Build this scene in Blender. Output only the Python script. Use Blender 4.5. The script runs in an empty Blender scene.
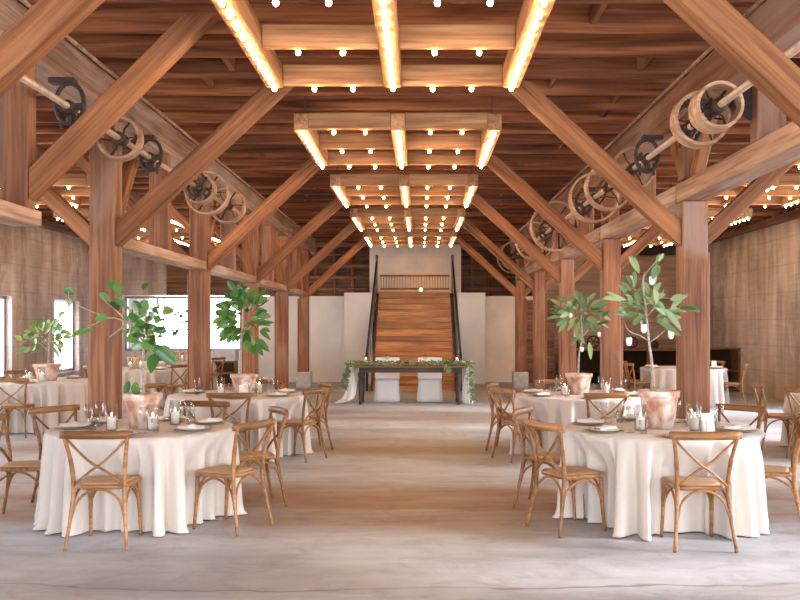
import bpy, bmesh, math, random
from mathutils import Vector, Matrix, Quaternion
random.seed(7)
C = bpy.context.scene.collection
sc = bpy.context.scene
PI = math.pi
F, CX, CY, EYE = 860.0, 420.0, 326.0, 1.65
def wp(px, py, d): return Vector(((px-CX)/F*d, d, EYE-(py-CY)/F*d))

# ------------------------------------------------------------------ materials
M = {}
def mat(name):
    m = bpy.data.materials.new(name); m.use_nodes = True
    nt = m.node_tree; b = nt.nodes['Principled BSDF']; M[name] = m
    return m, nt, b
def N(nt, t, **kw):
    n = nt.nodes.new(t)
    for k, v in kw.items():
        if hasattr(n, k): setattr(n, k, v)
        else: n.inputs[k.replace('_', ' ')].default_value = v
    return n
def ramp(nt, fac, stops):
    r = nt.nodes.new('ShaderNodeValToRGB'); cr = r.color_ramp
    while len(cr.elements) < len(stops): cr.elements.new(0.5)
    for e, (p, c) in zip(cr.elements, stops): e.position = p; e.color = (*c, 1)
    nt.links.new(fac, r.inputs[0]); return r.outputs[0]
def mixc(nt, mode, f, a, b):
    m = nt.nodes.new('ShaderNodeMix'); m.data_type = 'RGBA'; m.blend_type = mode
    for s, v in ((m.inputs[0], f), (m.inputs[6], a), (m.inputs[7], b)):
        if isinstance(v, (int, float)): s.default_value = v
        elif isinstance(v, tuple): s.default_value = (*v, 1)
        else: nt.links.new(v, s)
    return m.outputs[2]
def noise(nt, scale, mapscale=(1, 1, 1), detail=4, coord='Object', dist=0.0, rough=.55):
    tc = nt.nodes.new('ShaderNodeTexCoord'); mp = nt.nodes.new('ShaderNodeMapping')
    mp.inputs['Scale'].default_value = mapscale
    nt.links.new(tc.outputs[coord], mp.inputs[0])
    n = N(nt, 'ShaderNodeTexNoise', Scale=scale, Detail=detail, Distortion=dist, Roughness=rough)
    nt.links.new(mp.outputs[0], n.inputs['Vector']); return n.outputs[0]
def bump(nt, b, h, s=.2, d=.01):
    n = N(nt, 'ShaderNodeBump', Strength=s, Distance=d)
    nt.links.new(h, n.inputs['Height']); nt.links.new(n.outputs[0], b.inputs['Normal'])
def wood(name, dark, mid, light, rough=.6, grain=7, rnd=.35, stain=.0, stainc=(.3, .28, .26)):
    m, nt, b = mat(name)
    oi = nt.nodes.new('ShaderNodeObjectInfo')
    tc = nt.nodes.new('ShaderNodeTexCoord')
    ad = N(nt, 'ShaderNodeVectorMath', operation='ADD')
    ml = N(nt, 'ShaderNodeMath', operation='MULTIPLY'); ml.inputs[1].default_value = 37
    nt.links.new(oi.outputs['Random'], ml.inputs[0])
    nt.links.new(tc.outputs['Object'], ad.inputs[0]); nt.links.new(ml.outputs[0], ad.inputs[1])
    def nz(sc_, mp_, det, dist):
        mp = nt.nodes.new('ShaderNodeMapping'); mp.inputs['Scale'].default_value = mp_
        nt.links.new(ad.outputs[0], mp.inputs[0])
        n = N(nt, 'ShaderNodeTexNoise', Scale=sc_, Detail=det, Distortion=dist)
        nt.links.new(mp.outputs[0], n.inputs['Vector']); return n.outputs[0]
    g = nz(grain, (.09, 1.6, 1.6), 5, .8)
    fine = nz(grain*5, (.05, 1.2, 1.2), 4, .3)
    big = nz(1.3, (.5, 1, 1), 3, .4)
    col = ramp(nt, g, [(.3, dark), (.5, mid), (.72, light)])
    sh = ramp(nt, big, [(.3, (.62, .58, .56)), (.6, (1, 1, 1)), (.75, (1.15, 1.12, 1.1))])
    col = mixc(nt, 'MULTIPLY', 1.0, col, sh)
    col = mixc(nt, 'MULTIPLY', .75, col, ramp(nt, fine, [(.34, (.60, .55, .52)), (.56, (1.06, 1.05, 1.04))]))
    if stain:
        s = nz(.9, (.6, 1, 1), 5, 1.0)
        sf = ramp(nt, s, [(.5, (0, 0, 0)), (.68, (stain, stain, stain))])
        col = mixc(nt, 'MIX', sf, col, stainc)
    hv = nt.nodes.new('ShaderNodeHueSaturation')
    mr = N(nt, 'ShaderNodeMapRange'); mr.inputs[3].default_value = 1-rnd; mr.inputs[4].default_value = 1+rnd
    nt.links.new(oi.outputs['Random'], mr.inputs[0]); nt.links.new(mr.outputs[0], hv.inputs['Value'])
    nt.links.new(col, hv.inputs['Color']); nt.links.new(hv.outputs[0], b.inputs['Base Color'])
    b.inputs['Roughness'].default_value = rough
    b.inputs['Specular IOR Level'].default_value = .3
    bump(nt, b, g, .35, .006)
def plain(name, col, rough=.5, metal=0, spec=.5, var=0, vscale=20, em=None, es=0, trans=0, sss=0):
    m, nt, b = mat(name)
    b.inputs['Base Color'].default_value = (*col, 1)
    if var:
        n = noise(nt, vscale)
        lo = tuple(c*(1-var) for c in col); hi = tuple(min(1, c*(1+var)) for c in col)
        nt.links.new(ramp(nt, n, [(.3, lo), (.7, hi)]), b.inputs['Base Color'])
        bump(nt, b, n, .15, .004)
    b.inputs['Roughness'].default_value = rough; b.inputs['Metallic'].default_value = metal
    b.inputs['Specular IOR Level'].default_value = spec
    if em: b.inputs['Emission Color'].default_value = (*em, 1); b.inputs['Emission Strength'].default_value = es
    if trans: b.inputs['Transmission Weight'].default_value = trans
    return m

wood('post_wood', (.19, .075, .034), (.30, .125, .058), (.40, .19, .098), rnd=.10, stain=.6, stainc=(.35, .235, .18))
wood('brace_wood', (.18, .06, .021), (.31, .118, .042), (.42, .185, .074), rnd=.15)
wood('header_wood', (.24, .12, .07), (.42, .24, .15), (.58, .38, .26), rnd=.05, stain=.6, stainc=(.50, .40, .33))
wood('joist_wood', (.10, .028, .010), (.27, .088, .032), (.42, .165, .068), rnd=.32)
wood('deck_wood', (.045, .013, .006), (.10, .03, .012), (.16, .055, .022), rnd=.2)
wood('frame_wood', (.30, .13, .05), (.48, .235, .10), (.60, .33, .16), rnd=.12)
wood('chair_wood', (.25, .105, .036), (.35, .165, .062), (.43, .225, .095), rnd=.12, grain=9, rough=.36)
wood('pulley_wood', (.30, .16, .09), (.50, .31, .19), (.62, .42, .28), rnd=.1, rough=.5)
wood('stair_wood', (.38, .15, .045), (.60, .28, .095), (.72, .38, .15), rnd=.2, rough=.45)
wood('brown_board', (.11, .045, .025), (.22, .10, .055), (.32, .16, .09), rnd=.1, stain=.3, stainc=(.3, .19, .12))
wood('tan_board', (.42, .28, .185), (.50, .34, .235), (.58, .41, .29), rnd=.05, stain=.5, stainc=(.40, .24, .15), grain=3)
wood('table_wood', (.04, .028, .024), (.07, .05, .042), (.12, .085, .07), rnd=.05)
wood('bark', (.34, .27, .2), (.52, .44, .35), (.62, .55, .46), rnd=.1, grain=25)

# concrete floor: grey with broken brown bands running across the hall
m, nt, b = mat('floor_concrete')
n1 = noise(nt, 1.1, (.35, 1.3, 1), 8, dist=.6)
n2 = noise(nt, 5.5, (.5, 1.5, 1), 6)
base = ramp(nt, n1, [(.28, (.31, .315, .335)), (.5, (.455, .46, .485)), (.72, (.60, .61, .64))])
base = mixc(nt, 'MULTIPLY', .35, base, ramp(nt, n2, [(.3, (.6, .57, .55)), (.65, (1, 1, 1))]))
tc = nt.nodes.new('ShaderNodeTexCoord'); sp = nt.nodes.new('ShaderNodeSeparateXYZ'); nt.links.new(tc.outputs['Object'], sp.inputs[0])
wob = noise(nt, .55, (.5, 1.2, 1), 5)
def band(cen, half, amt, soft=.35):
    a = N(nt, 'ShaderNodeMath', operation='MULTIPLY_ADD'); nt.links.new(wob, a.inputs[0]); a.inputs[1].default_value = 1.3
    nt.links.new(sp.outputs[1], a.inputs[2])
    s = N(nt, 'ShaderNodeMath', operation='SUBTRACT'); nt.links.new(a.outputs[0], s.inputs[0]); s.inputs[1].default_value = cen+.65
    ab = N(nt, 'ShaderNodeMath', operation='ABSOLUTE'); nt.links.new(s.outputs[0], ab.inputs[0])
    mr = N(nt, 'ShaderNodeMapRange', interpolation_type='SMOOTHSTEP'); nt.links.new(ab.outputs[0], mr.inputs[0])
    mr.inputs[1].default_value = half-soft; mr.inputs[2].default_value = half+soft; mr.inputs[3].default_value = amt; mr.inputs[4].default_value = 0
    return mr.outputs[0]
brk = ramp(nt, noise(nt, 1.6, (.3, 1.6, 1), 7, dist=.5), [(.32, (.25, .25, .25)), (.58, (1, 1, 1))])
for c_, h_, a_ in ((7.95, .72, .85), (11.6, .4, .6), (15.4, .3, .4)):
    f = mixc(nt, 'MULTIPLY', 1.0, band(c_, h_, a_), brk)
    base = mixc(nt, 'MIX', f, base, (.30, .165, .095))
n4 = noise(nt, 2.2, (1, 1, 1), 10, dist=1.2, rough=.7)
base = mixc(nt, 'MULTIPLY', .6, base, ramp(nt, n4, [(.36, (.72, .69, .67)), (.5, (1, 1, 1)), (.66, (1.1, 1.1, 1.12))]))
for c_ in (5.42, 9.08, 12.74):
    base = mixc(nt, 'MIX', mixc(nt, 'MULTIPLY', 1.0, band(c_-.0, .012, .75, .012), brk), base, (.20, .13, .10))
sp2 = noise(nt, 60, (1, 1, 1), 3)
base = mixc(nt, 'MULTIPLY', .5, base, ramp(nt, sp2, [(.28, (.5, .5, .5)), (.38, (1, 1, 1))]))
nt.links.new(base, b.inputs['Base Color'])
nt.links.new(ramp(nt, n1, [(.3, (.42,)*3), (.7, (.68,)*3)]), b.inputs['Roughness'])
bump(nt, b, n2, .25, .008)

# board-formed concrete / old plaster walls with vertical drips
m, nt, b = mat('wall_plaster')
v1 = noise(nt, 2.6, (1, 1, .12), 7, dist=.5)
v2 = noise(nt, .5, (1, 1, .6), 5)
v3 = noise(nt, 4, (.4, .4, 4), 3)
col = ramp(nt, v1, [(.3, (.32, .235, .195)), (.5, (.49, .40, .345)), (.7, (.66, .59, .54))])
col = mixc(nt, 'MULTIPLY', .9, col, ramp(nt, v2, [(.34, (.50, .43, .39)), (.5, (.9, .86, .83)), (.64, (1.12, 1.1, 1.08))]))
v5 = noise(nt, 1.1, (1, 1, .45), 9, dist=1.4, rough=.65)
col = mixc(nt, 'MIX', ramp(nt, v5, [(.52, (0, 0, 0)), (.64, (.55, .55, .55))]), col, (.60, .55, .51))
col = mixc(nt, 'MULTIPLY', .35, col, ramp(nt, v3, [(.35, (.7, .68, .66)), (.6, (1, 1, 1))]))
br = N(nt, 'ShaderNodeTexBrick', Scale=1.0); br.inputs['Color1'].default_value = (1, 1, 1, 1); br.inputs['Color2'].default_value = (.9, .89, .88, 1)
br.inputs['Mortar'].default_value = (.68, .64, .6, 1); br.inputs['Mortar Size'].default_value = .008
br.inputs['Brick Width'].default_value = 2.4; br.inputs['Row Height'].default_value = .6
cb = nt.nodes.new('ShaderNodeCombineXYZ'); t2 = nt.nodes.new('ShaderNodeTexCoord'); s2 = nt.nodes.new('ShaderNodeSeparateXYZ')
nt.links.new(t2.outputs['Object'], s2.inputs[0]); nt.links.new(s2.outputs[1], cb.inputs[0]); nt.links.new(s2.outputs[2], cb.inputs[1]); nt.links.new(cb.outputs[0], br.inputs['Vector'])
col = mixc(nt, 'MULTIPLY', .7, col, br.outputs[0])
nt.links.new(col, b.inputs['Base Color']); b.inputs['Roughness'].default_value = .85; bump(nt, b, v1, .3, .01)
plain('white_wall', (.80, .76, .73), .8, var=.07, vscale=1.2)
plain('cream_wall', (.88, .75, .63), .8, var=.10, vscale=1.5)
plain('white_trim', (.8, .78, .76), .5)
plain('concrete_pier', (.50, .50, .52), .9, var=.2, vscale=9)
plain('iron', (.05, .028, .020), .65, metal=.2, var=.4, vscale=30)
plain('steel_shaft', (.50, .33, .22), .45, metal=.3, var=.2, vscale=12)
plain('black_steel', (.05, .05, .055), .4, metal=.5)
plain('grey_steel', (.33, .33, .34), .4, metal=.5)
plain('terracotta', (.60, .37, .27), .9, var=.12, vscale=8)
m = M['terracotta']; nt = m.node_tree; b = nt.nodes['Principled BSDF']
tn = noise(nt, 7, (1, 1, .8), 6, dist=.5)
nt.links.new(ramp(nt, tn, [(.38, (.44, .20, .12)), (.50, (.62, .41, .30)), (.62, (.78, .69, .61))]), b.inputs['Base Color'])
plain('soil', (.10, .065, .04), 1, var=.4, vscale=60)
plain('cloth', (.63, .555, .495), .9, spec=.1)
m = M['cloth']; nt = m.node_tree; b = nt.nodes['Principled BSDF']
wv = noise(nt, 260, (1, 1, 1), 2); bump(nt, b, wv, .12, .002)
b.inputs['Sheen Weight'].default_value = .15
plain('white_cloth', (.86, .84, .82), .9, spec=.1)
plain('napkin', (.82, .76, .70), .9, spec=.1)
plain('porcelain', (.86, .84, .81), .2)
plain('charger', (.42, .33, .24), .35)
plain('wax', (.97, .90, .76), .5)
plain('card', (.86, .82, .76), .7)
plain('seat_pad', (.46, .30, .17), .7, var=.1, vscale=90)
plain('socket', (.05, .04, .035), .5)
plain('bulb_glass', (1, .8, .5), .3, em=(1, .61, .27), es=120)
plain('flame', (1, .8, .5), .3, em=(1, .6, .25), es=20)
plain('book_dark', (.045, .028, .02), .95, spec=.1)
plain('brass', (.5, .35, .15), .35, metal=.9)
for nm, c1, c2 in (('leaf_deep', (.03, .10, .025), (.17, .33, .07)), ('leaf_fresh', (.12, .26, .05), (.32, .46, .15)), ('leaf_sage', (.09, .17, .06), (.34, .42, .19))):
    m, nt, b = mat(nm)
    ge = nt.nodes.new('ShaderNodeNewGeometry')
    nt.links.new(ramp(nt, ge.outputs['Random Per Island'], [(0, c1), (1, c2)]), b.inputs['Base Color'])
    b.inputs['Roughness'].default_value = .32
# clear glass: mostly see-through, a little gloss
def clear(name, tint, gl):
    m = bpy.data.materials.new(name); m.use_nodes = True; nt = m.node_tree; nt.nodes.clear(); M[name] = m
    o = nt.nodes.new('ShaderNodeOutputMaterial'); mx = nt.nodes.new('ShaderNodeMixShader')
    t = nt.nodes.new('ShaderNodeBsdfTransparent'); t.inputs[0].default_value = (*tint, 1)
    g = nt.nodes.new('ShaderNodeBsdfGlossy'); g.inputs['Roughness'].default_value = .05
    fr = nt.nodes.new('ShaderNodeLayerWeight'); fr.inputs[0].default_value = gl
    nt.links.new(fr.outputs['Facing'], mx.inputs[0]); nt.links.new(t.outputs[0], mx.inputs[1]); nt.links.new(g.outputs[0], mx.inputs[2]); nt.links.new(mx.outputs[0], o.inputs[0])
clear('window_glass', (.95, .97, 1), .08)
clear('glassware', (.975, .98, .985), .12)

# ------------------------------------------------------------------ helpers
used = set()
def tag(o, label, cat, group=None):
    n = 2
    if not group:
        assert label not in used, label
    used.add(label)
    w = len(label.split()); assert 4 <= w <= 16, (w, label)
    o['label'] = label; o['category'] = cat
    if group: o['group'] = group
    return o
def obj(name, bm, m, parent=None, smooth=False, me=None):
    if me is None:
        me = bpy.data.meshes.new(name); bm.normal_update(); bm.to_mesh(me); bm.free()
        if m: me.materials.append(M[m])
        if smooth:
            for p in me.polygons: p.use_smooth = True
    o = bpy.data.objects.new(name, me); C.objects.link(o)
    if parent: o.parent = parent
    return o
def empty(name, loc, rz=0):
    o = bpy.data.objects.new(name, None); C.objects.link(o); o.location = loc; o.rotation_euler = (0, 0, rz)
    o.empty_display_size = .1
    return o
def dup(root, loc=None, rz=None):
    r = root.copy(); C.objects.link(r)
    if loc is not None: r.location = loc
    if rz is not None: r.rotation_euler = (0, 0, rz)
    for ch in list(root.children):
        c = ch.copy(); C.objects.link(c); c.parent = r
        for g in list(ch.children):
            d = g.copy(); C.objects.link(d); d.parent = c
    return r
def box(bm, x0, x1, y0, y1, z0, z1, bev=0):
    t = bmesh.new(); bmesh.ops.create_cube(t, size=1)
    for v in t.verts: v.co = Vector((x0+(v.co.x+.5)*(x1-x0), y0+(v.co.y+.5)*(y1-y0), z0+(v.co.z+.5)*(z1-z0)))
    if bev: bmesh.ops.bevel(t, geom=t.edges[:], offset=bev, segments=1, affect='EDGES')
    me = bpy.data.meshes.new('t'); t.to_mesh(me); t.free(); bm.from_mesh(me); bpy.data.meshes.remove(me)
    return bm
def bx(*a, bev=0): return box(bmesh.new(), *a, bev=bev)
def tube(bm, pts, rad, seg=8, flat=None, cap=True):
    pts = [Vector(p) for p in pts]; n = len(pts)
    if not isinstance(rad, (list, tuple)): rad = [rad]*n
    rings = []; prev = None
    for i, p in enumerate(pts):
        t = (pts[min(i+1, n-1)]-pts[max(i-1, 0)]).normalized()
        if prev is None:
            a = Vector((0, 0, 1)) if abs(t.z) < .9 else Vector((0, 1, 0))
            u = t.cross(a).normalized()
        else: u = (prev-t*prev.dot(t)).normalized()
        prev = u; v = t.cross(u)
        f = flat if flat else 1
        rings.append([bm.verts.new(p+(u*math.cos(2*PI*k/seg)+v*f*math.sin(2*PI*k/seg))*rad[i]) for k in range(seg)])
    for i in range(n-1):
        for k in range(seg):
            bm.faces.new((rings[i][k], rings[i][(k+1) % seg], rings[i+1][(k+1) % seg], rings[i+1][k]))
    if cap: bm.faces.new(rings[0][::-1]); bm.faces.new(rings[-1])
    return bm
def tb(pts, rad, **k): return tube(bmesh.new(), pts, rad, **k)
def lathe(bm, prof, seg=24, cx=0, cy=0, cap0=True, cap1=True):
    rings = [[bm.verts.new((cx+r*math.cos(2*PI*k/seg), cy+r*math.sin(2*PI*k/seg), z)) for k in range(seg)] for r, z in prof]
    for a, b_ in zip(rings, rings[1:]):
        for k in range(seg): bm.faces.new((a[k], a[(k+1) % seg], b_[(k+1) % seg], b_[k]))
    if cap0: bm.faces.new(rings[0][::-1])
    if cap1: bm.faces.new(rings[-1])
    return bm
def smooth_pts(pts, k=4):
    pts = [Vector(p) for p in pts]; out = []
    P = [pts[0]*2-pts[1]]+pts+[pts[-1]*2-pts[-2]]
    for i in range(1, len(P)-2):
        for j in range(k):
            t = j/k; a, b_, c, d = P[i-1], P[i], P[i+1], P[i+2]
            out.append(.5*((2*b_)+(c-a)*t+(2*a-5*b_+4*c-d)*t*t+(3*b_-a-3*c+d)*t**3))
    out.append(pts[-1]); return out
def beam(name, p0, p1, w, h, m, parent=None, bev=.008, upv=(0, 0, 1), cut=None):
    p0, p1 = Vector(p0), Vector(p1); L = (p1-p0).length
    bm = bx(0, L, -w/2, w/2, -h/2, h/2, bev=bev)
    if cut:                                   # mitred ends
        for v in bm.verts: v.co.x += v.co.z*(cut[0] if v.co.x < L/2 else cut[1])
    o = obj(name, bm, m, parent)
    x = (p1-p0).normalized(); up = Vector(upv)
    if abs(x.dot(up)) > .97: up = Vector((0, 1, 0))
    y = up.cross(x).normalized(); z = x.cross(y)
    mt = Matrix((x, y, z)).transposed().to_4x4(); mt.translation = p0
    o.matrix_world = mt
    return o
def struct(name, bm, m, parent=None, kind=True):
    o = obj(name, bm, m, parent)
    if kind and parent is None: o['kind'] = 'structure'
    return o
ORD = ['nearest', 'second', 'third', 'fourth', 'fifth', 'sixth', 'seventh']

# ------------------------------------------------------------------ setting
XL, XR, YF, YB = -8.8, 8.05, -4.0, 25.3
YW = 28.6
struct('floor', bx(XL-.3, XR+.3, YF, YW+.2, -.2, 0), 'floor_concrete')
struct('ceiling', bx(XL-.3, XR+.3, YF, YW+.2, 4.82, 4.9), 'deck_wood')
# side walls with cut-through openings: list (y0,y1,z0,z1)
def side_wall(name, x0, x1, ops):
    bm = bmesh.new(); y = YF
    for (a, b_, z0, z1) in sorted(ops):
        box(bm, x0, x1, y, a, 0, 4.82)
        if z0 > 0: box(bm, x0, x1, a, b_, 0, z0)
        box(bm, x0, x1, a, b_, z1, 4.82); y = b_
    box(bm, x0, x1, y, YW, 0, 4.82)
    return struct(name, bm, 'wall_plaster')
Lops = [(c-.75, c+.75, .5, 2.3) for c in (17.8, 21.45)]+[(c-1.0, c+1.0, .4, 3.0) for c in (3.0, 6.8, 10.5, 14.0)]  # second group is out of view, enlarged to bring in more daylight
Lops.sort()
Rops = [(-2.5, 2.2, 0.0, 3.4), (3.6, 6.0, .4, 3.2), (8.3, 10.4, .4, 3.2), (11.7, 13.9, .4, 3.2), (14.9, 16.9, .4, 3.2)]  # unseen openings, sized and spaced to throw bands of sun into the aisle
side_wall('wall_left', XL-.3, XL, Lops); side_wall('wall_right', XR, XR+.3, Rops)
def window(n, x, y0, y1, z0, z1, axis='y', nm='window'):
    bm = bmesh.new(); w = .07
    def bb(a0, a1, z_0, z_1):
        if axis == 'y': box(bm, x-.04, x+.04, a0, a1, z_0, z_1)
        else: box(bm, a0, a1, x-.04, x+.04, z_0, z_1)
    bb(y0, y1, z0, z0+w); bb(y0, y1, z1-w, z1); bb(y0, y0+w, z0+w, z1-w); bb(y1-w, y1, z0+w, z1-w)
    k = max(1, round((y1-y0)/1.2))
    for i in range(1, k+(1 if k > 1 else 0)+ (1 if k == 1 else 0)):
        c = y0+(y1-y0)*i/(k if k > 1 else 2)
        if c < y1-.1: bb(c-.025, c+.025, z0+w, z1-w)
    o = struct('%s_%d' % (nm, n), bm, 'grey_steel')
    if axis == 'y': g = bx(x-.004, x+.004, y0+w, y1-w, z0+w, z1-w)
    else: g = bx(y0+w, y1-w, x-.004, x+.004, z0+w, z1-w)
    obj('pane', g, 'window_glass', o)
    return o
bm = bmesh.new(); box(bm, XL-.3, -5.2, YF-.2, YF, 0, 4.82); box(bm, 5.2, XR+.3, YF-.2, YF, 0, 4.82); box(bm, -5.2, 5.2, YF-.2, YF, 3.1, 4.82)
struct('wall_front_unseen', bm, 'wall_plaster')  # added behind the camera; its opening is sized to hold back daylight
k = 1
for (a, b_, z0, z1) in Lops: window(k, XL-.18, a, b_, z0, z1); k += 1
for (a, b_, z0, z1) in Rops[1:]: window(k, XR+.18, a, b_, z0, z1); k += 1
# back: low white partition with a wide window on the left, dark timber wall behind
bm = bmesh.new()
WX0, WX1 = -8.7, -5.25
box(bm, XL, WX0, YB, YB+.15, 0, 2.53); box(bm, WX0, WX1, YB, YB+.15, 0, .92); box(bm, WX1, -2.1, YB, YB+.15, 0, 2.53)
struct('wall_back_left', bm, 'white_wall')
bm = bmesh.new(); box(bm, 1.85, 3.35, YB, YB+.15, 0, 2.53)
struct('wall_back_right', bm, 'cream_wall')
struct('wall_stair_left', bx(-2.16, -1.36, 24.5, YW, 0, 2.60), 'white_wall')
struct('wall_stair_right', bx(1.08, 1.86, 24.5, YW, 0, 2.60), 'white_wall')
struct('baseboard_back', bx(-5.2, -2.16, YB-.03, YB, 0, .16), 'white_trim')
struct('baseboard_right', bx(1.86, 3.3, YB-.03, YB, 0, .16), 'white_trim')
struct('baseboard_stair_left', bx(-2.16, -1.36, 24.47, 24.5, 0, .16), 'white_trim')
struct('baseboard_stair_right', bx(1.08, 1.86, 24.47, 24.5, 0, .16), 'white_trim')
window(k, YB+.08, WX0, WX1, .92, 2.53, axis='x'); k += 1
# outer back wall: brown boards, opening behind the wide window
bm = bmesh.new()
box(bm, XL, XR, YW, YW+.2, 3.0, 4.82); box(bm, -5.0, XR, YW, YW+.2, 0, 3.0); box(bm, XL, -5.0, YW, YW+.2, 0, .4)
struct('wall_back', bm, 'brown_board')
struct('wall_back_upper_left', bx(-7.45, -4.3, YB, YB+.12, 2.55, 4.82), 'brown_board')
struct('wall_back_corner', bx(XL, -7.46, YB, YB+.12, 2.55, 4.82), 'wall_plaster')
struct('wall_alcove', bx(3.35, XR, 25.6, 25.75, 0, 3.75), 'tan_board')
# studs and rails on the dark wall
j = 0
for x in [-4.7+.62*i for i in range(6)]+[1.7+.62*i for i in range(5)]:
    o = beam('wall_stud', (x, YW-.08, 2.2), (x, YW-.08, 4.4), .1, .12, 'joist_wood')
    tag(o, 'dark upright stud on the shadowed rear wall above the %s partition' % ('left' if x < 0 else 'right'), 'wall stud', 'studs on the %s rear wall' % ('left' if x < 0 else 'right'))
for i in range(5):
    z = 2.5+.38*i
    for s, (xa, xb) in (('left', (-5.0, -1.5)), ('right', (1.2, 5.0))):
        o = beam('wall_rail', (xa, YW-.18, z), (xb, YW-.18, z), .06, .09, 'brace_wood')
        tag(o, 'dark horizontal rail nailed across studs of the rear wall, %s side' % s, 'wall rail', 'rails on the %s rear wall' % s)
# cream head wall over the stairs
struct('wall_stair_head', bx(-1.55, 1.26, 26.4, 26.55, 2.66, 4.82), 'cream_wall')
# stair landing
t = empty('stair_landing', (-.16, 25.48, 2.6))
obj('landing_deck', bx(-1.05, 1.05, 0, 1.0, -.02, .06), 'stair_wood', t)
obj('fascia', bx(-1.05, 1.05, -.05, 0, -.3, .06), 'stair_wood', t)
obj('handrail', bx(-1.05, 1.05, .55, .6, .55, .60), 'brace_wood', t)
obj('bottom_rail', bx(-1.05, 1.05, .55, .6, .15, .20), 'brace_wood', t)
for i in range(26):
    x = -1.02+2.04*i/25
    obj('baluster', bx(x-.009, x+.009, .565, .585, .20, .55), 'tan_board', t)
tag(t, 'wooden landing with balustrade at the top of the stairs', 'landing')
t = empty('step_lamp', (.03, 25.50, 2.66))
obj('lamp_globe', lathe(bmesh.new(), [(.001, .03), (.03, .04), (.04, .07), (.03, .10), (.001, .11)], 12), 'bulb_glass', t, True)
obj('lamp_base', lathe(bmesh.new(), [(.035, 0), (.03, .03), (.02, .035)], 12), 'iron', t)
tag(t, 'small glowing lamp on the top step of the stairs', 'lamp')
# stairs
t = empty('staircase', (-.16, 21.8, 0)); ns = 15; rise = 2.64/ns; run = 3.6/ns
for i in range(ns):
    w = 1.04
    obj('riser', bx(-w, w, i*run, i*run+.025, i*rise, (i+1)*rise-.03), 'stair_wood', t)
    obj('tread', bx(-w, w, i*run-.03, (i+1)*run+.02, (i+1)*rise-.03, (i+1)*rise, bev=.006), 'stair_wood', t)
for s in (-1, 1):
    st = beam('stringer', (s*1.06, -.1, -.03+.05), (s*1.06, 3.6, 2.5), .05, .28, 'brown_board'); st.parent = t
tag(t, 'wide orange-brown wooden staircase climbing at the end of the hall', 'staircase')
for s, nm in ((-1, 'left'), (1, 'right')):
    t = empty('stair_handrail', (-.16+s*1.12, 21.8, 0))
    r = obj('rail', tb([(s*.06, -.15, .95), (0, 3.6, 3.55), (0, 4.1, 3.75)], .03), 'black_steel', t, True)
    obj('newel_post', tb([(s*.06, -.1, 0), (s*.06, -.1, .98)], .035), 'black_steel', t, True)
    obj('newel_post', tb([(0, 3.6, 2.6), (0, 3.6, 3.75)], .035), 'grey_steel', t, True)
    obj('lower_rail', tb([(s*.06, -.1, .5), (0, 3.6, 3.1)], .018), 'grey_steel', t, True)
    for q in range(1, 6):
        f = q/6; obj('baluster', tb([(s*.06*(1-f), 3.6*f, 2.64*f), (s*.06*(1-f), 3.6*f, .95+2.6*f)], .014, seg=6), 'grey_steel', t, True)
    tag(t, 'dark steel handrail on the %s side of the stairs' % nm, 'handrail')

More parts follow.
